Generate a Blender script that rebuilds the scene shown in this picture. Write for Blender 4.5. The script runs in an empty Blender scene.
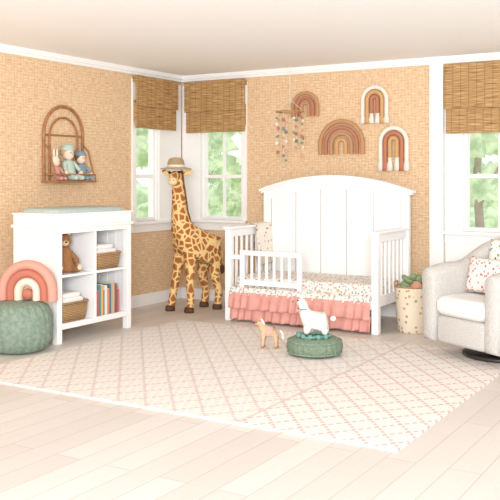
import bpy, bmesh, math, random
from math import sin, cos, pi, radians, sqrt
from mathutils import Vector, Matrix, noise
random.seed(3)
S = bpy.context.scene
try:
    S.view_settings.view_transform = 'Standard'
    S.view_settings.look = 'None'
except Exception:
    pass

# ---------------------------------------------------------------- helpers
def C(r, g, b):
    f = lambda c: (c/255/12.92) if c/255 <= .04045 else ((c/255+.055)/1.055)**2.4
    return (f(r), f(g), f(b), 1)

def newmat(name):
    m = bpy.data.materials.new(name); m.use_nodes = True
    nt = m.node_tree
    return m, nt, nt.nodes['Principled BSDF']

def setin(nt, sock, v):
    if isinstance(v, bpy.types.NodeSocket): nt.links.new(v, sock)
    else: sock.default_value = v

def mth(nt, op, a, b=0.0, c=0.0):
    n = nt.nodes.new('ShaderNodeMath'); n.operation = op
    setin(nt, n.inputs[0], a); setin(nt, n.inputs[1], b); setin(nt, n.inputs[2], c)
    return n.outputs[0]

def mixc(nt, f, a, b):
    n = nt.nodes.new('ShaderNodeMix'); n.data_type = 'RGBA'
    setin(nt, n.inputs[0], f); setin(nt, n.inputs[6], a); setin(nt, n.inputs[7], b)
    return n.outputs[2]

def coords(nt):
    t = nt.nodes.new('ShaderNodeTexCoord'); s = nt.nodes.new('ShaderNodeSeparateXYZ')
    nt.links.new(t.outputs['Object'], s.inputs[0])
    return t.outputs['Object'], s.outputs[0], s.outputs[1], s.outputs[2]

def comb(nt, x, y, z=0.0):
    n = nt.nodes.new('ShaderNodeCombineXYZ')
    setin(nt, n.inputs[0], x); setin(nt, n.inputs[1], y); setin(nt, n.inputs[2], z)
    return n.outputs[0]

def noi(nt, vec, scale=1.0, detail=2.0):
    n = nt.nodes.new('ShaderNodeTexNoise'); n.inputs['Scale'].default_value = scale
    n.inputs['Detail'].default_value = detail
    nt.links.new(vec, n.inputs['Vector'])
    return n.outputs[0]

def ramp(nt, f, stops, interp='LINEAR'):
    n = nt.nodes.new('ShaderNodeValToRGB'); cr = n.color_ramp; cr.interpolation = interp
    while len(cr.elements) < len(stops): cr.elements.new(.5)
    for e, (p, c) in zip(cr.elements, stops): e.position = p; e.color = c
    nt.links.new(f, n.inputs[0]); return n.outputs[0]

def bumpn(nt, bs, h, st=.3, dist=.01):
    n = nt.nodes.new('ShaderNodeBump'); n.inputs['Strength'].default_value = st
    n.inputs['Distance'].default_value = dist
    nt.links.new(h, n.inputs['Height']); nt.links.new(n.outputs[0], bs.inputs['Normal'])

def M(name, col, rough=.6, var=None, vs=20, bump=0, bs=80, emis=0):
    m, nt, p = newmat(name)
    p.inputs['Base Color'].default_value = col
    p.inputs['Roughness'].default_value = rough
    v = coords(nt)[0]
    if var:
        n = noi(nt, v, vs, 3)
        c = ramp(nt, n, [(.35, col), (.65, var)])
        nt.links.new(c, p.inputs['Base Color'])
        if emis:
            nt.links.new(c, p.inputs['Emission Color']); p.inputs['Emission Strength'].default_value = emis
    if bump:
        bumpn(nt, p, noi(nt, v, bs, 3), bump, .01)
    return m

def root(name, loc=(0, 0, 0), rz=0, sc=1):
    e = bpy.data.objects.new(name, None); S.collection.objects.link(e)
    e.location = loc; e.rotation_euler = (0, 0, rz); e.scale = (sc, sc, sc)
    e.empty_display_size = .1
    return e

def mk(par, name, V, F, mat, smooth=False, loc=(0, 0, 0), rot=(0, 0, 0), bevel=0, sub=0, seg=2):
    me = bpy.data.meshes.new(name); me.from_pydata([tuple(v) for v in V], [], F)
    bm = bmesh.new(); bm.from_mesh(me); bmesh.ops.recalc_face_normals(bm, faces=bm.faces); bm.to_mesh(me); bm.free()
    if mat: me.materials.append(mat)
    if smooth:
        for p in me.polygons: p.use_smooth = True
    o = bpy.data.objects.new(name, me); S.collection.objects.link(o)
    o.location = loc; o.rotation_euler = rot
    if par: o.parent = par
    if bevel:
        b = o.modifiers.new('Bevel', 'BEVEL'); b.width = bevel; b.segments = seg
    if sub:
        b = o.modifiers.new('Sub', 'SUBSURF'); b.levels = sub; b.render_levels = sub
    return o

BF = [(0, 1, 3, 2), (4, 6, 7, 5), (0, 4, 5, 1), (2, 3, 7, 6), (0, 2, 6, 4), (1, 5, 7, 3)]
def bx(par, name, x0, x1, y0, y1, z0, z1, mat, bevel=.004, rot=(0, 0, 0), smooth=False, seg=2):
    cx, cy, cz = (x0+x1)/2, (y0+y1)/2, (z0+z1)/2
    V = [(x-cx, y-cy, z-cz) for x in (x0, x1) for y in (y0, y1) for z in (z0, z1)]
    return mk(par, name, V, BF, mat, smooth, (cx, cy, cz), rot, bevel, 0, seg)

def boxes(par, name, L, mat, bevel=0):
    V = []; F = []
    for (x0, x1, y0, y1, z0, z1) in L:
        b = len(V)
        V += [(x, y, z) for x in (x0, x1) for y in (y0, y1) for z in (z0, z1)]
        F += [tuple(b+i for i in f) for f in BF]
    return mk(par, name, V, F, mat, bevel=bevel)

def loft(par, name, rings, mat, cap0=True, cap1=True, smooth=True, loc=(0, 0, 0), rot=(0, 0, 0), sub=0, closed=True):
    n = len(rings[0]); V = [p for r in rings for p in r]; F = []
    for i in range(len(rings)-1):
        for j in range(n if closed else n-1):
            k = (j+1) % n
            F.append((i*n+j, i*n+k, (i+1)*n+k, (i+1)*n+j))
    if cap0: F.append(tuple(range(n)))
    if cap1: F.append(tuple((len(rings)-1)*n+j for j in range(n)))
    return mk(par, name, V, F, mat, smooth, loc, rot, 0, sub)

def lathe(par, name, prof, mat, n=40, loc=(0, 0, 0), rot=(0, 0, 0), mod=None, cap0=True, cap1=True, smooth=True, sx=1, sy=1):
    R = []
    for (r, z) in prof:
        ring = []
        for i in range(n):
            a = 2*pi*i/n
            rr = r*(mod(a, z) if mod else 1)
            ring.append((rr*cos(a)*sx, rr*sin(a)*sy, z))
        R.append(ring)
    return loft(par, name, R, mat, cap0, cap1, smooth, loc, rot)

def ball(par, name, c, s, mat, rot=(0, 0, 0), n=16):
    if not hasattr(s, '__len__'): s = (s, s, s)
    R = []
    for i in range(1, n):
        t = pi*i/n
        R.append([(s[0]*sin(t)*cos(2*pi*j/(2*n)), s[1]*sin(t)*sin(2*pi*j/(2*n)), -s[2]*cos(t)) for j in range(2*n)])
    return loft(par, name, R, mat, True, True, True, c, rot)

def balls(par, name, L, mat, n=8):
    V = []; F = []
    for (c, s) in L:
        b = len(V)
        for i in range(n+1):
            t = pi*i/n
            for j in range(2*n):
                V.append((c[0]+s*sin(t)*cos(pi*j/n), c[1]+s*sin(t)*sin(pi*j/n), c[2]-s*cos(t)))
        for i in range(n):
            for j in range(2*n):
                k = (j+1) % (2*n)
                F.append((b+i*2*n+j, b+i*2*n+k, b+(i+1)*2*n+k, b+(i+1)*2*n+j))
    return mk(par, name, V, F, mat, True)

def tube(par, name, pts, r, mat, radii=None, loc=(0, 0, 0), cyc=False, res=4):
    cu = bpy.data.curves.new(name, 'CURVE'); cu.dimensions = '3D'
    cu.bevel_depth = r; cu.bevel_resolution = res; cu.use_fill_caps = True
    sp = cu.splines.new('POLY'); sp.points.add(len(pts)-1)
    for i, p in enumerate(pts):
        sp.points[i].co = (*p, 1); sp.points[i].radius = radii[i] if radii else 1
    sp.use_cyclic_u = cyc; sp.use_smooth = True
    cu.materials.append(mat)
    o = bpy.data.objects.new(name, cu); S.collection.objects.link(o); o.location = loc
    if par: o.parent = par
    return o

def skin(par, name, V, E, R, mat, sub=2, rt=0, loc=(0, 0, 0), rot=(0, 0, 0)):
    me = bpy.data.meshes.new(name); me.from_pydata(V, E, [])
    o = bpy.data.objects.new(name, me); S.collection.objects.link(o)
    me.materials.append(mat)
    o.location = loc; o.rotation_euler = rot
    if par: o.parent = par
    m = o.modifiers.new('Skin', 'SKIN'); m.use_smooth_shade = True
    for i, r in enumerate(R):
        sv = me.skin_vertices[0].data[i]
        sv.radius = (r, r) if not hasattr(r, '__len__') else r
        sv.use_root = (i == rt)
    s = o.modifiers.new('Sub', 'SUBSURF'); s.levels = sub; s.render_levels = sub
    return o

def rr(w, d, r, z, cx=0, cy=0, n=5):
    P = []
    r = min(r, w/2-.0001, d/2-.0001)
    for (sx, sy, a0) in ((1, 1, 0), (-1, 1, pi/2), (-1, -1, pi), (1, -1, 3*pi/2)):
        for i in range(n+1):
            a = a0+pi/2*i/n
            P.append((cx+sx*(w/2-r)+r*cos(a), cy+sy*(d/2-r)+r*sin(a), z))
    return P

def cushion(par, name, w, d, z0, z1, r, mat, cx=0, cy=0, e=.03, loc=(0, 0, 0), rot=(0, 0, 0)):
    e = min(e, (z1-z0)/2*.99); R = []
    for i in range(6):
        a = pi/2*i/5
        R.append(rr(w-2*e*(1-sin(a)), d-2*e*(1-sin(a)), r, z0+e*(1-cos(a)), cx, cy))
    for i in range(6):
        a = pi/2*i/5
        R.append(rr(w-2*e*(1-cos(a)), d-2*e*(1-cos(a)), r, z1-e*(1-sin(a)), cx, cy))
    return loft(par, name, R, mat, loc=loc, rot=rot)

def pillow(par, name, w, h, t, mat, loc, rot, n=20):
    V = []; F = []
    for s in (1, -1):
        for i in range(n+1):
            for j in range(n+1):
                u = -1+2*i/n; v = -1+2*j/n
                th = t/2*max(0, (1-u**4))**.5*max(0, (1-v**4))**.5
                V.append((u*w/2*(1-.06*(1-v*v)*abs(u)), s*th, v*h/2*(1-.06*(1-u*u)*abs(v))))
    N = (n+1)**2
    for k in range(2):
        for i in range(n):
            for j in range(n):
                a = k*N+i*(n+1)+j
                F.append((a, a+1, a+n+2, a+n+1))
    o = mk(par, name, V, F, mat, True, loc, rot)
    bm = bmesh.new(); bm.from_mesh(o.data); bmesh.ops.remove_doubles(bm, verts=bm.verts, dist=.0005)
    bmesh.ops.recalc_face_normals(bm, faces=bm.faces); bm.to_mesh(o.data); bm.free()
    return o

# ---------------------------------------------------------------- materials
white = M('white_paint', C(246, 245, 243), .4)
trimw = M('trim_white', C(246, 244, 241), .45)
ceilm = M('ceiling_paint', C(254, 254, 254), .9)

def wallpaper():
    m, nt, p = newmat('grasscloth_wallpaper')
    v, x, y, z = coords(nt)
    h = mth(nt, 'ADD', x, y)
    n1 = noi(nt, comb(nt, mth(nt, 'MULTIPLY', h, 16), mth(nt, 'MULTIPLY', z, 130)), 1, 2)
    n2 = noi(nt, comb(nt, mth(nt, 'MULTIPLY', h, 130), mth(nt, 'MULTIPLY', z, 16)), 1, 2)
    cu = mth(nt, 'ABSOLUTE', mth(nt, 'SUBTRACT', mth(nt, 'FRACT', mth(nt, 'MULTIPLY', h, 30)), .5))
    cz = mth(nt, 'ABSOLUTE', mth(nt, 'SUBTRACT', mth(nt, 'FRACT', mth(nt, 'MULTIPLY', z, 36)), .5))
    f = mth(nt, 'ADD', mth(nt, 'MULTIPLY', n1, .6), mth(nt, 'MULTIPLY', n2, .4))
    f = mth(nt, 'SUBTRACT', f, mth(nt, 'MULTIPLY', mth(nt, 'LESS_THAN', cu, .14), .045))
    f = mth(nt, 'SUBTRACT', f, mth(nt, 'MULTIPLY', mth(nt, 'LESS_THAN', cz, .15), .045))
    c = ramp(nt, f, [(.30, C(198, 162, 124)), (.5, C(226, 194, 156)), (.68, C(242, 218, 186))])
    nt.links.new(c, p.inputs['Base Color']); p.inputs['Roughness'].default_value = .85
    bumpn(nt, p, f, .2, .003)
    return m
wallm = wallpaper()

def bamboo():
    m, nt, p = newmat('woven_bamboo')
    v, x, y, z = coords(nt)
    h = mth(nt, 'ADD', x, y)
    n1 = noi(nt, comb(nt, mth(nt, 'MULTIPLY', h, 7), mth(nt, 'MULTIPLY', z, 150)), 1, 3)
    c = ramp(nt, n1, [(.3, C(120, 84, 46)), (.5, C(178, 138, 88)), (.7, C(212, 178, 126))])
    st = mth(nt, 'LESS_THAN', mth(nt, 'FRACT', mth(nt, 'MULTIPLY', h, 14)), .12)
    c2 = mixc(nt, mth(nt, 'MULTIPLY', st, .4), c, C(114, 80, 44))
    nt.links.new(c2, p.inputs['Base Color']); p.inputs['Roughness'].default_value = .7
    bumpn(nt, p, n1, .5, .006)
    return m
bamboom = bamboo()

def woodfloor():
    m, nt, p = newmat('pale_oak_planks')
    v, x, y, z = coords(nt)
    b = nt.nodes.new('ShaderNodeTexBrick')
    nt.links.new(comb(nt, y, x), b.inputs['Vector'])
    b.inputs['Scale'].default_value = 1; b.inputs['Brick Width'].default_value = 1.5; b.inputs['Row Height'].default_value = .15
    b.inputs['Mortar Size'].default_value = .002; b.inputs['Color1'].default_value = C(212, 203, 195)
    b.inputs['Color2'].default_value = C(226, 219, 212); b.inputs['Mortar'].default_value = C(176, 164, 152)
    g = noi(nt, comb(nt, mth(nt, 'MULTIPLY', x, 60), mth(nt, 'MULTIPLY', y, 4)), 1, 4)
    c = mixc(nt, mth(nt, 'MULTIPLY', g, .4), b.outputs['Color'], C(194, 180, 167))
    nt.links.new(c, p.inputs['Base Color']); p.inputs['Roughness'].default_value = .42
    return m
floorm = woodfloor()

def rugmat():
    m, nt, p = newmat('rug_trellis_wool')
    v, x, y, z = coords(nt)
    def lattice(s, w, dk, dw):
        u = mth(nt, 'DIVIDE', mth(nt, 'ADD', x, mth(nt, 'MULTIPLY', y, .8)), s)
        q = mth(nt, 'DIVIDE', mth(nt, 'SUBTRACT', x, mth(nt, 'MULTIPLY', y, .8)), s)
        fu = mth(nt, 'ABSOLUTE', mth(nt, 'SUBTRACT', mth(nt, 'FRACT', u), .5))
        fq = mth(nt, 'ABSOLUTE', mth(nt, 'SUBTRACT', mth(nt, 'FRACT', q), .5))
        lu = mth(nt, 'MULTIPLY', mth(nt, 'LESS_THAN', fu, w), mth(nt, 'LESS_THAN', mth(nt, 'FRACT', mth(nt, 'MULTIPLY', q, dk)), dw))
        lq = mth(nt, 'MULTIPLY', mth(nt, 'LESS_THAN', fq, w), mth(nt, 'LESS_THAN', mth(nt, 'FRACT', mth(nt, 'MULTIPLY', u, dk)), dw))
        return mth(nt, 'MAXIMUM', lu, lq)
    la = lattice(.20, .06, 4, .66)
    lb = lattice(.17, .075, 3, .66)
    row = mth(nt, 'LESS_THAN', mth(nt, 'FRACT', mth(nt, 'DIVIDE', y, .045)), .42)
    off = mth(nt, 'MULTIPLY', mth(nt, 'FLOOR', mth(nt, 'DIVIDE', y, .045)), .35)
    dash = mth(nt, 'LESS_THAN', mth(nt, 'FRACT', mth(nt, 'ADD', mth(nt, 'DIVIDE', x, .06), off)), .5)
    fine = mth(nt, 'MULTIPLY', row, dash)
    base = mixc(nt, noi(nt, v, 60, 2), C(238, 232, 225), C(228, 221, 213))
    cA = mixc(nt, mth(nt, 'MULTIPLY', fine, .28), base, C(178, 172, 166))
    cA = mixc(nt, mth(nt, 'MULTIPLY', la, .65), cA, C(200, 174, 166))
    cB = mixc(nt, mth(nt, 'MULTIPLY', lb, .75), base, C(204, 164, 156))
    inner = mth(nt, 'LESS_THAN', x, -2.37)
    c = mixc(nt, inner, cB, cA)
    ed = mth(nt, 'LESS_THAN', mth(nt, 'ABSOLUTE', mth(nt, 'ADD', x, 2.37)), .012)
    c = mixc(nt, mth(nt, 'MULTIPLY', ed, .5), c, C(202, 176, 168))
    nt.links.new(c, p.inputs['Base Color']); p.inputs['Roughness'].default_value = .95
    bumpn(nt, p, noi(nt, v, 220, 2), .4, .004)
    return m
rugm = rugmat()

def spotmat(name, base, cols, scale, thr):
    m, nt, p = newmat(name)
    v = coords(nt)[0]
    vo = nt.nodes.new('ShaderNodeTexVoronoi'); vo.inputs['Scale'].default_value = scale
    nt.links.new(v, vo.inputs['Vector'])
    sp = nt.nodes.new('ShaderNodeSeparateColor'); nt.links.new(vo.outputs['Color'], sp.inputs[0])
    n = len(cols)
    rc = ramp(nt, sp.outputs[0], [(i/n, c) for i, c in enumerate(cols)], 'CONSTANT')
    f = mth(nt, 'LESS_THAN', vo.outputs['Distance'], thr)
    nt.links.new(mixc(nt, f, base, rc), p.inputs['Base Color']); p.inputs['Roughness'].default_value = .85
    return m
floral = spotmat('floral_sheet', C(242, 235, 226), [C(214, 158, 146), C(164, 178, 154), C(228, 190, 172), C(160, 166, 172), C(208, 186, 150), C(190, 170, 180)], 42, .42)
dotm = spotmat('dotted_muslin', C(240, 232, 218), [C(160, 116, 84), C(180, 136, 100)], 22, .22)
leafm = spotmat('leaf_print', C(240, 239, 232), [C(90, 120, 90), C(130, 150, 110), C(70, 100, 80)], 30, .36)
redm = spotmat('stitched_print', C(234, 228, 222), [C(190, 96, 92), C(210, 134, 124), C(234, 228, 222)], 38, .36)
baskp = spotmat('basket_print', C(230, 214, 190), [C(196, 146, 110), C(206, 160, 124), C(160, 160, 130)], 24, .3)

def giraffemat():
    m, nt, p = newmat('giraffe_plush')
    v = coords(nt)[0]
    vo = nt.nodes.new('ShaderNodeTexVoronoi'); vo.feature = 'DISTANCE_TO_EDGE'; vo.inputs['Scale'].default_value = 15
    nt.links.new(v, vo.inputs['Vector'])
    f = mth(nt, 'ADD', vo.outputs[0], mth(nt, 'MULTIPLY', mth(nt, 'SUBTRACT', noi(nt, v, 40), .5), .12))
    c = ramp(nt, f, [(.095, C(240, 206, 142)), (.12, C(186, 118, 60)), (.4, C(156, 94, 46))])
    nt.links.new(c, p.inputs['Base Color']); p.inputs['Roughness'].default_value = .9
    bumpn(nt, p, noi(nt, v, 150), .4, .006)
    return m
girm = giraffemat()

def wickermat(name, c1, c2, s=1):
    m, nt, p = newmat(name)
    v, x, y, z = coords(nt)
    w = nt.nodes.new('ShaderNodeTexWave'); w.bands_direction = 'Z'; w.inputs['Scale'].default_value = 22*s; w.inputs['Distortion'].default_value = 2
    w.inputs['Detail Scale'].default_value = 4
    nt.links.new(v, w.inputs['Vector'])
    nt.links.new(mixc(nt, w.outputs['Fac'], c1, c2), p.inputs['Base Color'])
    p.inputs['Roughness'].default_value = .75
    bumpn(nt, p, w.outputs['Fac'], .8, .01)
    return m
wick = wickermat('wicker', C(160, 118, 76), C(212, 174, 126))
straw = wickermat('straw', C(200, 170, 124), C(230, 206, 164), 2)
rattan = M('rattan_wood', C(176, 122, 76), .55, C(150, 98, 58), 30)
wood = M('warm_wood', C(190, 140, 94), .5, C(170, 120, 76), 30)
cream = M('cream_yarn', C(240, 231, 216), .9, bump=.5, bs=150)
mustard = M('mustard_yarn', C(210, 164, 112), .9, bump=.5, bs=150)
tanr = M('tan_yarn', C(194, 146, 104), .9, bump=.5, bs=150)
terra = M('terracotta_yarn', C(188, 124, 96), .9, bump=.5, bs=150)
blush = M('blush_yarn', C(224, 176, 156), .9, bump=.5, bs=150)
brown = M('dark_brown', C(92, 60, 38), .8)
black = M('black_glass_eye', C(18, 14, 12), .2)
sage = M('sage_velvet', C(138, 154, 138), .8, C(116, 134, 118), 40, bump=.4, bs=60)
sage2 = M('sage_knit', C(132, 148, 124), .9, C(108, 126, 104), 60, bump=.9, bs=70)
coral = M('coral_ruffle', C(226, 166, 154), .85, C(216, 152, 140), 12, bump=.2, bs=60)
boucle = M('boucle_upholstery', C(210, 206, 200), .95, C(196, 191, 185), 90, bump=.7, bs=120)
boucle2 = M('white_seat_fabric', C(240, 238, 234), .95, C(230, 227, 222), 90, bump=.5, bs=120)
darkm = M('dark_wood_base', C(52, 44, 40), .4)
bearm = M('bear_fur', C(176, 126, 82), .95, C(150, 102, 62), 60, bump=.7, bs=120)
linen = M('linen_white', C(242, 239, 234), .9, bump=.4, bs=60)
greyp = M('changing_pad', C(190, 204, 200), .85, C(180, 194, 190), 40)
fleece = M('white_fleece', C(244, 240, 233), .95, C(228, 222, 212), 70, bump=.9, bs=90)
teal = M('teal_yarn', C(116, 164, 152), .9, bump=.8, bs=120)
rosy = M('rose_plush', C(222, 166, 142), .9, C(208, 148, 124), 40, bump=.4, bs=120)
palewood = M('pale_toy_wood', C(222, 184, 150), .6, C(204, 160, 124), 30)
thread = M('thread', C(230, 222, 210), .8)
skinm = M('doll_cotton', C(238, 210, 190), .9)
bluec = M('dusty_blue_cloth', C(130, 152, 164), .9, bump=.3)
pinkc = M('dusty_pink_cloth', C(208, 150, 140), .9, bump=.3)

# ---------------------------------------------------------------- room
WX, WY, CH = -5.4, 7.6, 2.40
def wall_with(name, axis, a0, a1, ops):
    L = []; a = a0; T = .12
    segs = []
    for (o0, o1, z0, z1) in ops:
        segs.append((a, o0, 0, CH)); segs.append((o0, o1, 0, z0)); segs.append((o0, o1, z1, CH)); a = o1
    segs.append((a, a1, 0, CH))
    for (s0, s1, z0, z1) in segs:
        if axis == 'x': L.append((s0, s1, WY, WY+T, z0, z1))
        else: L.append((WX-T, WX, s0, s1, z0, z1))
    return boxes(None, name, L, wallm)
W1 = (6.80, 7.18, .86, 2.22); W2 = (-5.14, -4.62, .86, 2.22); W3 = (-2.30, -1.36, .82, 2.22)
wall_with('wall_back', 'x', WX-.12, 1.6, [W2, W3])
wall_with('wall_left', 'y', 1.5, WY, [W1])
boxes(None, 'floor', [(WX-.12, 1.6, -1, WY+.12, -.1, 0)], floorm)
boxes(None, 'ceiling', [(WX-.12, 1.6, 2.2, WY+.12, CH, CH+.1)], ceilm)
bx(None, 'baseboard_back', WX+.02, -2.60, WY-.02, WY, 0, .12, trimw)
bx(None, 'baseboard_right', -2.47, 1.6, WY-.02, WY, 0, .12, trimw)
bx(None, 'baseboard_left', WX, WX+.02, 1.5, WY, 0, .12, trimw)
boxes(None, 'trim_1', [(WX, 1.6, WY-.05, WY, CH-.04, CH), (WX, 1.6, WY-.03, WY, CH-.065, CH-.04)], trimw)
boxes(None, 'trim_2', [(WX, WX+.05, 1.5, WY, CH-.04, CH), (WX, WX+.03, 1.5, WY, CH-.065, CH-.04)], trimw)
bx(None, 'trim_3', -2.60, -2.47, WY-.045, WY, 0, CH-.065, trimw)
bx(None, 'trim_4', -2.46, -1.2, WY-.014, WY, .12, .71, trimw)

# glass
gm = bpy.data.materials.new('window_glass'); gm.use_nodes = True
nt = gm.node_tree; nt.nodes.clear()
o_ = nt.nodes.new('ShaderNodeOutputMaterial'); t_ = nt.nodes.new('ShaderNodeBsdfTransparent'); g_ = nt.nodes.new('ShaderNodeBsdfGlossy')
g_.inputs['Roughness'].default_value = .02; mx_ = nt.nodes.new('ShaderNodeMixShader'); mx_.inputs[0].default_value = .05
nt.links.new(t_.outputs[0], mx_.inputs[1]); nt.links.new(g_.outputs[0], mx_.inputs[2]); nt.links.new(mx_.outputs[0], o_.inputs[0])

def window(n, axis, a0, a1, z0, z1, c0, c1, sh0, sh1, shz, vb=1):
    def b(p0, p1, d0, d1, q0, q1):
        return (p0, p1, WY+d0, WY+d1, q0, q1) if axis == 'x' else (WX-d1, WX-d0, p0, p1, q0, q1)
    R = root('window_%d' % n)
    f = .035
    L = [b(a0, a0+f, .03, .09, z0, z1), b(a1-f, a1, .03, .09, z0, z1), b(a0+f, a1-f, .03, .09, z0, z0+f), b(a0+f, a1-f, .03, .09, z1-f, z1)]
    zm = 1.30
    L.append(b(a0+f, a1-f, .035, .085, zm, zm+.035))
    for i in range(vb):
        am = a0+(a1-a0)*(i+1)/(vb+1)
        L.append(b(am-.01, am+.01, .045, .075, z0+f, zm)); L.append(b(am-.01, am+.01, .045, .075, zm+.035, z1-f))
    boxes(R, 'sash', L, trimw)
    boxes(R, 'casing', [b(c0, a0, -.022, 0, z0-.03, z1+.08), b(a1, c1, -.022, 0, z0-.03, z1+.08), b(a0, a1, -.022, 0, z1, z1+.08),
                        b(c0, c1, -.02, 0, z0-.11, z0-.03)], trimw, .003)
    boxes(R, 'sill', [b(c0, c1, -.06, .03, z0-.03, z0)], trimw, .005)
    boxes(R, 'reveal', [b(a0-.001, a0+.004, 0, .12, z0, z1), b(a1-.004, a1+.001, 0, .12, z0, z1)], trimw)
    boxes(R, 'pane', [b(a0+f, a1-f, .058, .062, z0+f, z1-f)], gm)
    Q = root('bamboo_roman_shade')
    L = []
    boxes(Q, 'valance', [b(sh0, sh1, -.085, -.07, shz+.22, CH-.08)], bamboom, .003)
    boxes(Q, 'head', [b(sh0+.004, sh1-.004, -.07, -.024, CH-.14, CH-.09)], bamboom)
    for i in range(5):
        L.append(b(sh0+.01, sh1-.01, -.066+.006*i, -.054+.006*i, shz+.018*i, shz+.24+.01*i))
    boxes(Q, 'folds', L, bamboom, .004)
window(1, 'y', *W1, 6.74, 7.57, 6.73, 7.43, 1.80, 0)
window(2, 'x', *W2, -5.37, -4.56, -5.30, -4.55, 1.78, 1)
window(3, 'x', *W3, -2.465, -1.2, -2.45, -1.2, 1.70, 2)

# ---------------------------------------------------------------- outdoors
leaf = M('glowing_garden_leaves', C(216, 230, 198), .9, C(156, 182, 136), 4.5, bump=1, bs=9, emis=.45)  # foliage colour also emits, standing in for overexposed daylight outside
lawnm = M('glowing_lawn_grass', C(206, 220, 170), .9, C(184, 204, 146), 6, emis=.3)  # grass given a weak glow of its own in place of bright daylight
bark = M('tree_bark', C(186, 172, 156), .9, C(156, 140, 124), 8)
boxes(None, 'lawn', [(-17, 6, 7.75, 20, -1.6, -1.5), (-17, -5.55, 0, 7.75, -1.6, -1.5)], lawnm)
def blob(V, F, c, r):
    bm = bmesh.new(); bmesh.ops.create_icosphere(bm, subdivisions=4, radius=1)
    b = len(V)
    for v in bm.verts:
        d = v.co.normalized(); k = 1+.5*(noise.noise(d*2.3+Vector(c)))+.45*noise.noise(d*8+Vector(c))
        V.append((c[0]+d.x*r*k, c[1]+d.y*r*k, c[2]+d.z*r*k*.9))
    for f in bm.faces: F.append(tuple(b+v.index for v in f.verts))
    bm.free()
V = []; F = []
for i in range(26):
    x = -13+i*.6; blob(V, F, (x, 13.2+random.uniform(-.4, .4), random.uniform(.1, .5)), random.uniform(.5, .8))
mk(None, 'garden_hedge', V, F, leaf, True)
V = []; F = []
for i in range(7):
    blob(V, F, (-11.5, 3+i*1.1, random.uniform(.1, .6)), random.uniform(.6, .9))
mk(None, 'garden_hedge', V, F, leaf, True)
for (x, y, h) in ((-8.3, 9.9, 1.9), (-6.9, 10.1, 1.8), (-9.5, 16, 2.4), (-7.8, 16.3, 2.5), (-5.9, 16, 2.4), (-4.0, 16, 2.5), (-2.9, 10.2, 1.9), (-2.1, 16, 2.4), (-11.6, 16, 2.4)):
    R = root('garden_tree', (x, y, -1.5))
    tube(R, 'trunk', [(0, 0, 0), (.05, 0, 1.8), (-.04, .05, 2.8), (.05, 0, h+1.7)], .06 if y < 12 else .09, bark, [1.3, 1, .8, .5])
    tube(R, 'branch', [(.02, 0, 2.5), (.3, 0, 3.0), (.5, .1, 3.6)], .03, bark)
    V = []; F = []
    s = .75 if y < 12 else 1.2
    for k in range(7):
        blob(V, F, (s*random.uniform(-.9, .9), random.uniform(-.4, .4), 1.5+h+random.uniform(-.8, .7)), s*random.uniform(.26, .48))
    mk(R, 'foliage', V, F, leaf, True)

# ---------------------------------------------------------------- rug
bx(None, 'area_rug', -4.52, -1.48, 3.85, 6.36, 0, .012, rugm, 0)
rug = bpy.data.objects['area_rug']
rug.data.transform(Matrix.Translation(rug.location)); rug.location = (0, 0, 0)

# ---------------------------------------------------------------- changing table dresser
D = root('changing_table_dresser', (-4.94, 5.415, 0))
hx, hy = .24, .455
L = []
for sx in (-1, 1):
    for sy in (-1, 1):
        x = sx*(hx-.027); y = sy*(hy-.027)
        L.append((x-.027, x+.027, y-.027, y+.027, .0, .90))
boxes(D, 'corner_posts', L, white, .004)
for sy in (-1, 1):
    y = sy*(hy-.022)
    boxes(D, 'end_rails', [(-hx+.05, hx-.05, y-.012, y+.012, .11, .19), (-hx+.05, hx-.05, y-.012, y+.012, .83, .90)], white, .003)
    w = (2*hx-.108)/4
    boxes(D, 'beadboard', [(-hx+.054+i*w+.004, -hx+.054+(i+1)*w-.004, y-.008, y+.008, .19, .83) for i in range(4)]+[(-hx+.054, hx-.054, y-.003, y+.003, .19, .83)], white, .0015)
boxes(D, 'back_panel', [(-hx+.01, -hx+.02, -hy+.05, hy-.05, .11, .9)], white)
boxes(D, 'shelves', [(-hx+.02, hx-.01, -hy+.03, hy-.03, .125, .15), (-hx+.02, hx-.01, -hy+.03, hy-.03, .515, .535), (-hx+.02, hx-.01, -hy+.03, hy-.03, .87, .895)], white, .002)
boxes(D, 'divider', [(-hx+.02, hx-.008, -.012, .012, .15, .87)], white, .002)
boxes(D, 'face_frame', [(hx-.02, hx+.001, -hy+.05, hy-.05, .11, .155), (hx-.02, hx+.001, -hy+.05, hy-.05, .862, .9)], white, .002)
bx(D, 'table_top', -hx-.015, hx+.015, -hy-.015, hy+.015, .90, .925, white, .006)
boxes(D, 'tray_walls', [(-hx, hx, -hy, -hy+.02, .925, 1.005), (-hx, hx, hy-.02, hy, .925, 1.005), (-hx, -hx+.02, -hy+.02, hy-.02, .925, 1.005), (hx-.02, hx, -hy+.02, hy-.02, .925, 1.005)], white, .004)
boxes(D, 'tray_cap', [(-hx-.01, hx+.01, -hy-.01, -hy+.03, 1.005, 1.02), (-hx-.01, hx+.01, hy-.03, hy+.01, 1.005, 1.02), (-hx-.01, -hx+.03, -hy+.03, hy-.03, 1.005, 1.02), (hx-.03, hx+.01, -hy+.03, hy-.03, 1.005, 1.02)], white, .004)
CP = root('changing_pad', (-4.94, 5.415, .926))
cushion(CP, 'pad', .42, .84, 0, .13, .04, greyp, e=.05)

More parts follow.
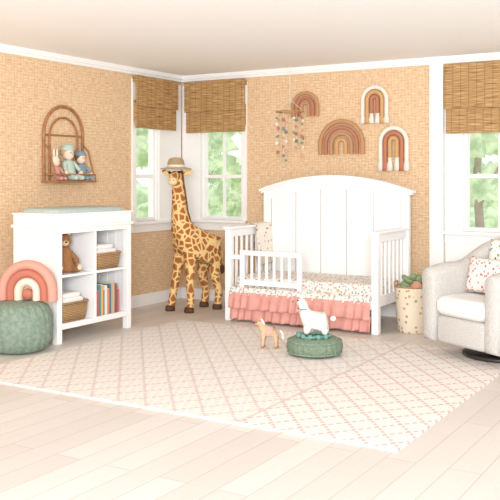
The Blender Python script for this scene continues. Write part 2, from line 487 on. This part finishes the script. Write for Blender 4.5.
def rbasket(name, loc, w, d, h, mat, fill=True, fm=None):
    B = root(name, loc)
    R = [rr(w*.86, d*.86, .03, 0), rr(w*.95, d*.95, .04, h*.5), rr(w, d, .045, h), rr(w-.03, d-.03, .04, h), rr(w*.9-.03, d*.9-.03, .035, h*.3)]
    loft(B, 'weave', R, mat)
    P = rr(w, d, .045, h); tube(B, 'rim', P, .009, mat, cyc=True)
    if fill:
        cushion(B, 'folded_cloth_lower', w-.06, d-.06, h*.4, h+.035, .03, fm or linen, e=.02)
        cushion(B, 'folded_cloth_upper', w-.09, d-.1, h+.03, h+.075, .03, fm or linen, e=.02)
    return B
rbasket('storage_basket', (-4.87, 5.625, .535), .28, .32, .13, wick)
rbasket('storage_basket', (-4.87, 5.21, .15), .28, .32, .15, wick)
BK = root('picture_books', (-4.86, 5.45, .15))
cols = [C(196, 90, 80), C(90, 140, 148), C(226, 178, 104), C(110, 150, 106), C(230, 224, 212), C(210, 134, 108), C(80, 106, 140), C(170, 190, 130), C(220, 160, 166), C(130, 96, 76), C(200, 84, 86)]
y = .0
for i, c in enumerate(cols):
    t = random.uniform(.018, .034); h = random.uniform(.2, .29); dd = random.uniform(.15, .2)
    if y+t > .36: break
    bx(BK, 'book_cover', .14-dd, .13, y, y+t-.002, .001, h, M('book_cover_%d' % i, c, .5), .002)
    bx(BK, 'book_pages', .139-dd, .128, y+.003, y+t-.005, h-.006, h+.001, linen, 0)
    y += t

def teddy(name, loc, rz, s, fur, muz):
    T = root(name, loc, rz, s)
    V = [(0, 0, .10), (0, 0, .2), (0, 0, .30), (0, .0, .40), (0, 0, .5),
         (.12, .12, .06), (.26, .15, .06), (.30, .15, .10), (.12, -.12, .06), (.26, -.15, .06), (.30, -.15, .10),
         (.02, .12, .28), (.10, .18, .20), (.17, .17, .14), (.02, -.12, .28), (.10, -.18, .20), (.17, -.17, .14)]
    E = [(0, 1), (1, 2), (2, 3), (3, 4), (0, 5), (5, 6), (6, 7), (0, 8), (8, 9), (9, 10), (2, 11), (11, 12), (12, 13), (2, 14), (14, 15), (15, 16)]
    R = [.12, .13, .10, .07, .06, .07, .055, .06, .07, .055, .06, .055, .045, .045, .055, .045, .045]
    skin(T, 'body', V, E, R, fur)
    ball(T, 'head', (.02, 0, .47), (.12, .13, .12), fur)
    ball(T, 'muzzle', (.12, 0, .44), (.055, .06, .045), muz)
    ball(T, 'nose', (.172, 0, .455), (.014, .02, .014), black, n=8)
    for s_ in (-1, 1):
        ball(T, 'ear', (.0, s_*.105, .57), (.03, .045, .045), fur, n=10)
        ball(T, 'inner_ear', (.022, s_*.105, .57), (.012, .028, .028), muz, n=8)
        ball(T, 'eye', (.122, s_*.05, .50), .012, black, n=8)
        ball(T, 'foot_pad', (.33, s_*.15, .09), (.02, .04, .045), muz, n=8)
    return T
teddy('teddy_bear', (-4.88, 5.2, .537), radians(-25), .54, bearm, M('bear_muzzle', C(224, 196, 160), .9))

# ---------------------------------------------------------------- pouf + rainbow pillow
P = root('velvet_pouf', (-4.80, 4.66, 0))
prof = [(.10, .0), (.17, .003), (.21, .03), (.238, .10), (.245, .18), (.238, .27), (.21, .335), (.16, .365), (.08, .37), (.02, .365)]
lathe(P, 'pleated_body', prof, sage, 144, mod=lambda a, z: 1+.03*abs(sin(a*12+z*6))-.015*abs(sin(a*12-z*9)))
ball(P, 'button', (0, 0, .368), (.025, .025, .01), sage, n=8)
def arch(W, H, n=20, y=0):
    r = W/2; cz = H-r
    pts = [(-r, y, 0), (-r, y, cz*.5)] if cz > 0 else []
    for i in range(n+1):
        a = pi-pi*i/n; pts.append((r*cos(a), y, max(cz, 0)+r*sin(a)))
    if cz > 0: pts += [(r, y, cz*.5), (r, y, 0)]
    return pts
RP = root('rainbow_pillow', (-4.79, 4.735, .371), radians(20))
pink1 = M('rainbow_pink', C(216, 156, 138), .9, bump=.2); pink2 = M('rainbow_terracotta', C(190, 116, 96), .9, bump=.2); pk3 = M('rainbow_cream', C(240, 218, 198), .9, bump=.2)
for i, (m_, r_) in enumerate(((pink1, .036), (pink2, .034), (pk3, .032))):
    o = tube(RP, 'band_%d' % (i+1), arch(.40-i*.125, .27-i*.064), r_, m_, loc=(0, 0, 0), res=8)
    o.scale = (1, 1.25, 1)
ball(RP, 'centre', (0, 0, .045), (.045, .04, .045), pink2)

# ---------------------------------------------------------------- arched wall shelf
A = root('arched_wall_shelf', (WX, 5.757, 1.26))
def yz(pts, x): return [(x, p[0], p[2]) for p in pts]
tube(A, 'outer_arch', yz(arch(.50, .68), .02), .014, rattan)
tube(A, 'inner_arch', yz(arch(.36, .58), .02), .010, rattan)
bx(A, 'lower_shelf', .005, .17, -.27, .27, 0, .018, rattan)
tube(A, 'tray_rail', [(.165, -.26, .07), (.165, .26, .07)], .008, rattan)
tube(A, 'side_rail_1', [(.02, -.26, .07), (.165, -.26, .07)], .008, rattan)
tube(A, 'side_rail_2', [(.02, .26, .07), (.165, .26, .07)], .008, rattan)
for i in range(9):
    yy = -.26+.52*i/8
    tube(A, 'spindle_%d' % i, [(.165, yy, .015), (.165, yy, .07)], .005, rattan)
for s_ in (-1, 1):
    tube(A, 'side_brace', [(.02, s_*.25, .35), (.09, s_*.25, .28), (.15, s_*.25, .07)], .008, rattan)
tube(A, 'crossbar', [(.02, -.25, .42), (.02, .25, .42)], .008, rattan)

def doll(name, loc, rz, s, cloth, hair, hat):
    T = root(name, loc, rz, s)
    V = [(0, 0, .05), (0, 0, .16), (0, 0, .26), (.12, .05, .04), (.22, .06, .03), (.12, -.05, .04), (.22, -.06, .03), (.02, .09, .21), (.08, .13, .12), (.02, -.09, .21), (.08, -.13, .12)]
    E = [(0, 1), (1, 2), (0, 3), (3, 4), (0, 5), (5, 6), (2, 7), (7, 8), (2, 9), (9, 10)]
    skin(T, 'body', V, E, [.08, .07, .05, .035, .03, .035, .03, .03, .025, .03, .025], cloth)
    ball(T, 'head', (0, 0, .34), (.075, .075, .085), skinm)
    ball(T, 'hair', (-.02, 0, .365), (.078, .083, .085), hair)
    ball(T, 'nose', (.078, 0, .335), .01, pinkc, n=8)
    for s_ in (-1, 1):
        ball(T, 'eye', (.07, s_*.028, .35), .008, black, n=8)
        ball(T, 'hand', (.095, s_*.135, .10), .026, skinm, n=8)
        if hat == 'ears': ball(T, 'bunny_ear', (-.01, s_*.04, .50), (.015, .025, .09), hair, n=10)
    if hat == 'bonnet': lathe(T, 'bonnet', [(.1, .0), (.085, .02), (.07, .06), (.03, .08)], cloth, 24, loc=(-.01, 0, .385))
    return T
doll('rag_doll', (-5.31, 5.905, 1.279), 0, .58, bluec, M('doll_hair_brown', C(126, 86, 58), .9), 'bonnet')
doll('rag_doll', (-5.31, 5.74, 1.279), 0, .70, M('doll_mint', C(184, 202, 188), .9), M('doll_hair_tan', C(206, 168, 124), .9), 'bonnet')
doll('plush_bunny', (-5.31, 5.585, 1.279), 0, .48, pinkc, M('bunny_fur', C(234, 222, 206), .95, bump=.5), 'ears')

# ---------------------------------------------------------------- giraffe
grz = math.atan2(-.951, -.306)
G = root('plush_giraffe', (-4.80, 6.98, 0), grz)
V = [(-.05, 0, .62), (-.2, 0, .57), (.1, 0, .69), (.17, 0, .83), (.185, 0, .98), (.195, 0, 1.13), (.21, 0, 1.25), (.225, .005, 1.335),
     (.275, .035, 1.32), (.315, .07, 1.275),
     (.11, .085, .55), (.13, .10, .32), (.13, .11, .10), (.14, .11, .025),
     (.11, -.085, .55), (.15, -.10, .33), (.19, -.11, .10), (.205, -.11, .025),
     (-.2, .085, .48), (-.17, .10, .34), (-.23, .105, .19), (-.21, .105, .025),
     (-.2, -.085, .48), (-.17, -.10, .34), (-.23, -.105, .19), (-.21, -.105, .025)]
E = [(0, 1), (0, 2), (2, 3), (3, 4), (4, 5), (5, 6), (6, 7), (7, 8), (8, 9), (2, 10), (10, 11), (11, 12), (12, 13), (2, 14), (14, 15), (15, 16), (16, 17),
     (1, 18), (18, 19), (19, 20), (20, 21), (1, 22), (22, 23), (23, 24), (24, 25)]
R = [.14, .125, .145, .105, .08, .066, .058, .064, .053, .045,
     .066, .043, .037, .043, .066, .043, .037, .043, .074, .052, .038, .043, .074, .052, .038, .043]
skin(G, 'body', V, E, R, girm)
muzm = M('giraffe_muzzle', C(234, 210, 168), .9)
ball(G, 'muzzle', (.318, .072, 1.268), (.048, .048, .042), muzm)
fd = Vector((.72, .69, 0)); ld = Vector((-.69, .72, 0))
for s_ in (-1, 1):
    pe = Vector((.265, .025, 1.355))+ld*.046*s_; ball(G, 'eye', tuple(pe), .014, black, n=8)
    pn = Vector((.318, .072, 1.278))+fd*.042+ld*.016*s_; ball(G, 'nostril', tuple(pn), .006, brown, n=6)
    pr = Vector((.20, -.01, 1.35))+ld*.10*s_; ball(G, 'ear', tuple(pr), (.014, .055, .026), girm, rot=(s_*.35, 0, .76), n=10)
for (x, y_) in ((.15, .11), (.213, -.11), (-.205, .105), (-.205, -.105)):
    lathe(G, 'hoof', [(.047, 0), (.049, .02), (.042, .05), (.02, .055)], brown, 20, loc=(x, y_, 0))
tube(G, 'mane', [(.06, 0, .86), (.10, 0, .98), (.125, 0, 1.13), (.148, 0, 1.25), (.16, -.005, 1.37)], .022, M('giraffe_mane', C(130, 82, 44), .95, bump=1, bs=120))
tube(G, 'tail', [(-.31, 0, .62), (-.35, 0, .55), (-.355, 0, .42)], .012, girm)
ball(G, 'tail_tuft', (-.355, 0, .38), (.022, .022, .05), brown, n=8)
H = root('straw_sun_hat', (-4.80+.225*-.306, 6.98+.225*-.951, 1.397))
lathe(H, 'brim_crown', [(.155, -.012), (.15, -.004), (.10, .006), (.085, .012), (.082, .05), (.07, .085), (.04, .10), (.01, .102)], straw, 36)
lathe(H, 'brim_underside', [(.155, -.012), (.10, .0), (.08, .004)], straw, 36)
lathe(H, 'hat_band', [(.087, .012), (.085, .032), (.08, .032)], cream, 36, cap0=False, cap1=False)

# ---------------------------------------------------------------- crib / toddler bed
K = root('convertible_crib', (-3.47, 7.015, 0))
X = .75; YF = -.385; YB = .385
def topz(x): return 1.19+.125*(1-(x/X)**2)
def slab(name, x0, x1, zb, zt, y0, y1, mat, n=8):
    V = []; F = []
    for i in range(n+1):
        x = x0+(x1-x0)*i/n
        b = zb(x) if callable(zb) else zb
        for (yy, zz) in ((y0, b), (y1, b), (y1, zt(x)), (y0, zt(x))): V.append((x, yy, zz))
    for i in range(n):
        a = i*4; c = a+4
        for k in range(4):
            F.append((a+k, a+(k+1) % 4, c+(k+1) % 4, c+k))
    F.append((0, 1, 2, 3)); F.append((n*4, n*4+1, n*4+2, n*4+3))
    return mk(K, name, V, F, mat, bevel=.003)
npl = 5; w = 1.34/npl
for i in range(npl):
    x0 = -.67+i*w
    slab('headboard_plank_%d' % i, x0+.004, x0+w-.004, .2, lambda x: topz(x)-.06, YB-.04, YB-.02, white)
slab('headboard_backer', -.68, .68, .2, lambda x: topz(x)-.06, YB-.02, YB-.012, white)
slab('headboard_frieze', -.69, .69, lambda x: topz(x)-.12, lambda x: topz(x)-.03, YB-.052, YB-.008, white, 30)
slab('headboard_crown', -X-.025, X+.025, lambda x: topz(x)-.035, lambda x: topz(x)-.012, YB-.075, YB+.02, white, 40)
slab('headboard_crown_top', -X-.04, X+.04, lambda x: topz(x)-.012, lambda x: topz(x)+.012, YB-.09, YB+.03, white, 40)
for s_ in (-1, 1):
    bx(K, 'headboard_post', s_*X-.075 if s_ > 0 else -X, X if s_ > 0 else -X+.075, YB-.06, YB, 0, topz(X)-.02, white)
    px = s_*(X-.03)
    bx(K, 'front_post', px-.03, px+.03, YF, YF+.06, 0, .83, white)
    bx(K, 'end_top_rail', px-.017, px+.017, YF+.06, YB-.06, .76, .83, white)
    bx(K, 'end_cap', px-.043, px+.043, YF-.02, YB-.055, .83, .856, white, .008)
    bx(K, 'end_bottom_rail', px-.017, px+.017, YF+.06, YB-.06, .22, .31, white)
    n = 6
    boxes(K, 'end_slats', [(px-.008, px+.008, YF+.06+(i+1)*.65/(n+1)-.016, YF+.06+(i+1)*.65/(n+1)+.016, .31, .76) for i in range(n)], white, .003)
bx(K, 'front_rail', -.69, .69, YF+.012, YF+.042, .20, .28, white)
g0, g1, gy = -.60, .03, YF+.01
boxes(K, 'guard_rail', [(g0, g0+.045, gy, gy+.03, .28, .61), (g1-.045, g1, gy, gy+.03, .28, .61), (g0, g1, gy, gy+.03, .60, .645), (g0+.045, g1-.045, gy, gy+.03, .33, .38), (-.69, g0, gy, gy+.03, .56, .60)], white, .004)
ns = 6
boxes(K, 'guard_slats', [(g0+.045+(i+1)*(g1-g0-.09)/(ns+1)-.012, g0+.045+(i+1)*(g1-g0-.09)/(ns+1)+.012, gy+.008, gy+.022, .38, .60) for i in range(ns)], white, .003)
cushion(K, 'mattress_floral_sheet', 1.37, .64, .275, .40, .05, floral, cy=0.0, e=.03)
def ruffle(name, z0, z1, y, amp, k, mat):
    n = 420; rows = 8; V = []; F = []
    for j in range(rows+1):
        t = j/rows; z = z1+(z0-z1)*t
        for i in range(n+1):
            x = -.688+1.376*i/n
            ph = 1.5*sin(x*9)+.8*sin(x*23)
            V.append((x, y-amp*(.25+t)*(1+sin(k*x+ph+t*.7))*.6-.008*t, z+.004*sin(k*x*.5+ph)*t))
    for j in range(rows):
        for i in range(n):
            a = j*(n+1)+i; F.append((a, a+1, a+n+2, a+n+1))
    o = mk(K, name, V, F, mat, True)
    s = o.modifiers.new('Solid', 'SOLIDIFY'); s.thickness = .003
ruffle('skirt_lower_tier', .02, .15, YF-.002, .018, 75, coral)
ruffle('skirt_upper_tier', .12, .265, YF-.022, .018, 70, coral)
ruffle('sheet_ruffle', .25, .31, YF-.004, .012, 120, floral)
BL = root('muslin_blanket', (-3.47-.72, 7.215, 0))
prof = [(-.052, .62), (-.052, .80), (-.050, .86), (-.03, .868), (0, .87), (.03, .868), (.052, .86), (.058, .75), (.064, .6), (.07, .47)]
V = []; F = []; n = 24
for (xx, zz) in prof:
    for j in range(n+1):
        yy = -.15+.30*j/n
        d = .007*sin(yy*50)*(0 if zz > .85 else (.87-zz)*2.5)
        V.append((xx+abs(d)*(1 if xx > 0 else -1), yy*(1-.1*(0.87-zz)), zz))
for i in range(len(prof)-1):
    for j in range(n):
        a = i*(n+1)+j; F.append((a, a+1, a+n+2, a+n+1))
o = mk(BL, 'drape', V, F, dotm, True); s = o.modifiers.new('Solid', 'SOLIDIFY'); s.thickness = .006

# ---------------------------------------------------------------- wall rainbows
def rainbow(name, x, z0, W, H, mats, r, fringe=0, gap=1.03):
    Q = root(name, (x, WY-r*1.5-.001, z0))
    for i, m_ in enumerate(mats):
        w = W-2*r-i*2*2*r*gap; h = H-r-i*2*r*gap
        tube(Q, 'band_%d' % (i+1), arch(w, h, 28), r, m_)
        if fringe:
            for s_ in (-1, 1):
                lathe(Q, 'tassel', [(r*1.0, .0), (r*1.08, -.012), (r*.8, -.02), (r*1.2, -fringe*.5), (r*1.45, -fringe)], cream if i != 1 else m_, 20, loc=(s_*w/2, 0, .006), sy=.8,
                      mod=lambda a, z: 1+.08*sin(a*7))
    if fringe:
        tube(Q, 'hanging_loop', [(-.03, 0, H-.01), (0, 0, H+.05), (.03, 0, H-.01)], .003, cream)
    return Q
rainbow('rainbow_wall_hanging', -3.88, 1.91, .31, .25, [tanr, terra, tanr], .018, gap=1.35)
rainbow('rainbow_wall_hanging', -3.485, 1.53, .49, .34, [tanr, terra, tanr, mustard], .021, gap=1.4)
rainbow('macrame_rainbow', -3.14, 1.91, .28, .27, [cream, mustard, terra], .02, .10, gap=1.12)
rainbow('macrame_rainbow', -2.95, 1.49, .30, .30, [cream, terra, mustard], .021, .13, gap=1.12)

# ---------------------------------------------------------------- mobile
MB = root('felt_ball_mobile', (-3.85, 7.2, 0))
tube(MB, 'hanging_cord', [(0, 0, CH), (0, 0, 2.05)], .003, thread)
hz = 1.93
ring = [(.13*cos(2*pi*i/40), .13*sin(2*pi*i/40), hz) for i in range(40)]
tube(MB, 'hoop', ring, .007, wood, cyc=True)
for k in range(4):
    a = pi/2*k+.4; tube(MB, 'spoke_cord', [(0, 0, 2.05), (.13*cos(a), .13*sin(a), hz)], .002, thread)
bc = [terra, cream, sage, blush, mustard, M('felt_teal', C(124, 150, 146), .9)]
BB = {i: [] for i in range(6)}
for k in range(8):
    a = 2*pi*k/8; x, y_ = .13*cos(a), .13*sin(a); ln = .3+.16*((k*3) % 5)/4
    tube(MB, 'string_%d' % k, [(x, y_, hz), (x, y_, hz-ln)], .0015, thread)
    for q in range(5):
        BB[(k+q*2) % 6].append(((x, y_, hz-ln*(q+1)/5), random.choice((.012, .015, .018))))
for i in range(6): balls(MB, 'felt_balls_%d' % i, BB[i], bc[i])

# ---------------------------------------------------------------- floor cushion + llama
FC = root('round_floor_cushion', (-2.80, 5.62, .012))
prof = [(.08, 0), (.16, .002), (.192, .02), (.203, .05), (.203, .08), (.19, .112), (.15, .13), (.08, .128), (.03, .118), (.005, .116)]
lathe(FC, 'knitted_body', prof, sage2, 120, mod=lambda a, z: 1+.018*sin(a*26+z*30))
tube(FC, 'piping_upper', [(.196*cos(2*pi*i/60), .196*sin(2*pi*i/60), .105) for i in range(60)], .006, sage, cyc=True)
tube(FC, 'piping_lower', [(.196*cos(2*pi*i/60), .196*sin(2*pi*i/60), .025) for i in range(60)], .006, sage, cyc=True)

LL = root('plush_llama', (-2.80, 5.62, .142), radians(200))
V = [(-.02, 0, .11), (-.075, 0, .11), (.04, 0, .125), (.075, 0, .17), (.085, 0, .22), (.09, 0, .255), (.135, 0, .25),
     (.05, .04, .07), (.055, .045, .015), (.05, -.04, .07), (.055, -.045, .015), (-.075, .04, .07), (-.08, .045, .015), (-.075, -.04, .07), (-.08, -.045, .015)]
E = [(0, 1), (0, 2), (2, 3), (3, 4), (4, 5), (5, 6), (2, 7), (7, 8), (2, 9), (9, 10), (1, 11), (11, 12), (1, 13), (13, 14)]
skin(LL, 'body', V, E, [.062, .055, .06, .044, .038, .04, .026, .032, .024, .032, .024, .032, .024, .032, .024], fleece)
for s_ in (-1, 1):
    ball(LL, 'ear', (.082, s_*.022, .30), (.009, .011, .028), fleece, n=8)
    ball(LL, 'eye', (.120, s_*.029, .264), .006, black, n=8)
ball(LL, 'nose', (.160, 0, .252), (.006, .008, .006), brown, n=8)
ball(LL, 'forelock', (.09, 0, .292), (.024, .022, .018), fleece, n=8)
ball(LL, 'tail', (-.135, 0, .135), (.022, .018, .02), fleece, n=8)
tube(LL, 'collar', [(.084+.038*cos(2*pi*i/20), .038*sin(2*pi*i/20), .200) for i in range(20)], .006, teal, cyc=True)
balls(LL, 'pompoms', [((.122, .02, .19), .011), ((.122, -.02, .19), .011), ((.105, .036, .19), .011)], coral)
GY = root('yarn_garland', (-2.80, 5.62, 0))
pts = [((.10+.02*sin(3*t))*cos(t), (.10+.02*sin(3*t))*sin(t), .152+.004*sin(5*t)) for t in [2*pi*i/50 for i in range(50)]]
tube(GY, 'yarn', pts, .010, teal, cyc=True)
balls(GY, 'yarn_tufts', [((.12*cos(a), .12*sin(a), .156), .018) for a in (3.4, 3.9, 4.4, 4.9, 5.4, 5.9)], teal)

# small toy pony
TP = root('toy_pony', (-3.20, 5.66, .012), radians(200))
V = [(0, 0, .12), (-.05, 0, .12), (.045, 0, .125), (.07, 0, .165), (.08, 0, .19), (.115, 0, .175),
     (.045, .022, .07), (.05, .026, .014), (.045, -.022, .07), (.05, -.026, .014), (-.05, .022, .07), (-.055, .026, .014), (-.05, -.022, .07), (-.055, -.026, .014)]
E = [(0, 1), (0, 2), (2, 3), (3, 4), (4, 5), (2, 6), (6, 7), (2, 8), (8, 9), (1, 10), (10, 11), (1, 12), (12, 13)]
skin(TP, 'body', V, E, [.034, .032, .032, .024, .023, .017, .015, .011, .015, .011, .015, .011, .015, .011], palewood)
for s_ in (-1, 1):
    ball(TP, 'ear', (.07, s_*.015, .22), (.006, .008, .016), palewood, n=8)
    ball(TP, 'eye', (.098, s_*.017, .19), .004, black, n=8)
tube(TP, 'mane', [(.04, 0, .165), (.05, 0, .19), (.065, 0, .216)], .010, cream)
tube(TP, 'tail', [(-.08, 0, .135), (-.10, 0, .11), (-.102, 0, .07)], .009, cream)
loft(TP, 'saddle', [[(x, .038*cos(a), .122+.038*sin(a)) for a in [pi*(-.05)+pi*1.1*i/16 for i in range(17)]] for x in (-.03, 0, .025)], coral, False, False, closed=False)
for (x, y_) in ((.05, .026), (.05, -.026), (-.055, .026), (-.055, -.026)):
    lathe(TP, 'hoof', [(.013, 0), (.013, .012), (.009, .016)], wood, 14, loc=(x, y_, 0))

# ---------------------------------------------------------------- toy basket
TB = root('toy_basket', (-2.53, 6.93, 0))
lathe(TB, 'basket_wall', [(.118, 0), (.126, .01), (.134, .12), (.14, .24), (.144, .37), (.144, .385), (.134, .385), (.128, .30), (.12, .25)], baskp, 48)
tube(TB, 'rim_binding', [(.141*cos(2*pi*i/40), .141*sin(2*pi*i/40), .385) for i in range(40)], .007, wick, cyc=True)
for s_ in (-1, 1):
    tube(TB, 'handle', [(s_*.142, -.04, .36), (s_*.15, -.035, .42), (s_*.15, .035, .42), (s_*.142, .04, .36)], .007, wood)
balls(TB, 'toy_balls', [((-.05, -.03, .38), .055), ((.05, .04, .37), .06)], M('toy_green', C(136, 152, 116), .9, bump=.6))
balls(TB, 'toy_balls_warm', [((.05, -.05, .39), .05), ((-.04, .06, .39), .055)], rosy)
tlm = M('toy_leaf', C(136, 156, 112), .8)
for k in range(14):
    a = k*2.4; t = .05+.06*random.random()
    ball(TB, 'leaf_%d' % k, (t*cos(a), t*sin(a), .43+.03*random.random()), (.012, .03, .035), tlm, rot=(random.random(), random.random(), a), n=6)

# ---------------------------------------------------------------- swivel glider
GL = root('swivel_glider_chair', (-1.62, 6.26, .012), radians(-30))
lathe(GL, 'floor_ring', [(.26, 0), (.27, .008), (.27, .022), (.26, .03), (.2, .03)], darkm, 48)
lathe(GL, 'swivel_post', [(.09, .03), (.09, .075), (.22, .08), (.22, .10)], darkm, 32)
path = []
a0 = .31
for i in range(9): path.append((-a0, -.38+.44*i/8))
for i in range(1, 18):
    a = pi-pi*i/18; path.append((a0*cos(a), .06+.30*sin(a)))
for i in range(9): path.append((a0, .06-.44*i/8))
rings = []
Np = len(path)
for i, (x, y_) in enumerate(path):
    p0 = path[max(0, i-1)]; p1 = path[min(Np-1, i+1)]
    tx, ty = p1[0]-p0[0], p1[1]-p0[1]; l = sqrt(tx*tx+ty*ty); nx, ny = -ty/l, tx/l
    k = min(1, max(0, (y_+.12)/.42)); k = k*k*(3-2*k)
    top = .665+.18*k - .03*max(0, (-.25-y_)/.13)
    t = .125
    zb = .10; ring = []
    w0 = t/2
    flare = .02
    prof = [(-w0, zb), (w0, zb), (w0*1.0+flare*.3, zb+.2), (w0+flare, top-.07)]
    for q in range(7):
        a = pi*q/6
        prof.append((flare*.5+(w0+flare*.5)*cos(a), top-.06+.06*sin(a)))
    prof.append((-w0, top-.07))
    prof.append((-w0, zb+.2))
    for (u, z) in prof: ring.append((x+nx*u, y_+ny*u, z))
    rings.append(ring)
def shrink(ring, dy, f):
    cx = sum(p[0] for p in ring)/len(ring); cz = sum(p[2] for p in ring)/len(ring)
    return [(cx+(p[0]-cx)*f, p[1]+dy, cz+(p[2]-cz)*(1-(1-f)*.35)) for p in ring]
rings = [shrink(rings[0], -.035, .72), shrink(rings[0], -.022, .92)]+rings+[shrink(rings[-1], -.022, .92), shrink(rings[-1], -.035, .72)]
loft(GL, 'arms_and_back', rings, boucle)
cushion(GL, 'seat_base', .52, .70, .10, .30, .06, boucle, cy=-.05, e=.03)
cushion(GL, 'seat_cushion', .50, .66, .30, .44, .07, boucle2, cy=-.09, e=.05)
cushion(GL, 'back_cushion', .44, .36, -.05, .05, .10, boucle2, e=.045, loc=(0, .23, .62), rot=(radians(80), 0, 0))
PL = root('leaf_print_pillow', (-1.62, 6.26, .012), radians(-30))
pillow(PL, 'pillow', .38, .30, .10, leafm, (-.05, .12, .68), (radians(-10), 0, 0))
PP = root('pompom_pillow', (-1.62, 6.26, .012), radians(-30))
pillow(PP, 'pillow', .42, .27, .12, redm, (-.04, -.07, .575), (radians(-14), 0, 0))
balls(PP, 'pompoms', [((-.04+s_*.21, -.07+.013*(k-2), .575+(-.11+.055*k)), .016) for s_ in (-1, 1) for k in range(5)], coral)

# ---------------------------------------------------------------- lights / camera
wd = bpy.data.worlds.new('World'); S.world = wd; wd.use_nodes = True
wd.node_tree.nodes['Background'].inputs[0].default_value = (.95, .975, 1, 1)
wd.node_tree.nodes['Background'].inputs[1].default_value = 1.2
def area(name, loc, tgt, sx, sy, e, col):
    l = bpy.data.lights.new(name, 'AREA'); l.shape = 'RECTANGLE'; l.size = sx; l.size_y = sy; l.energy = e; l.color = col
    o = bpy.data.objects.new(name, l); S.collection.objects.link(o); o.location = loc
    o.rotation_euler = (Vector(tgt)-Vector(loc)).to_track_quat('-Z', 'Y').to_euler()
area('added_fill_light', (.4, -1.1, 1.75), (-3.8, 6.6, 1.9), 2.0, 1.4, 500, (.97, .98, 1))  # unseen fill lamp added behind the camera to brighten room and ceiling

cam = bpy.data.cameras.new('Camera'); co = bpy.data.objects.new('Camera', cam); S.collection.objects.link(co)
co.location = (0, 0, 1.3); co.rotation_euler = (radians(90), 0, radians(30.8))
cam.sensor_width = 36; cam.lens = 857/500*36; cam.shift_y = -.144; cam.clip_end = 100
S.camera = co
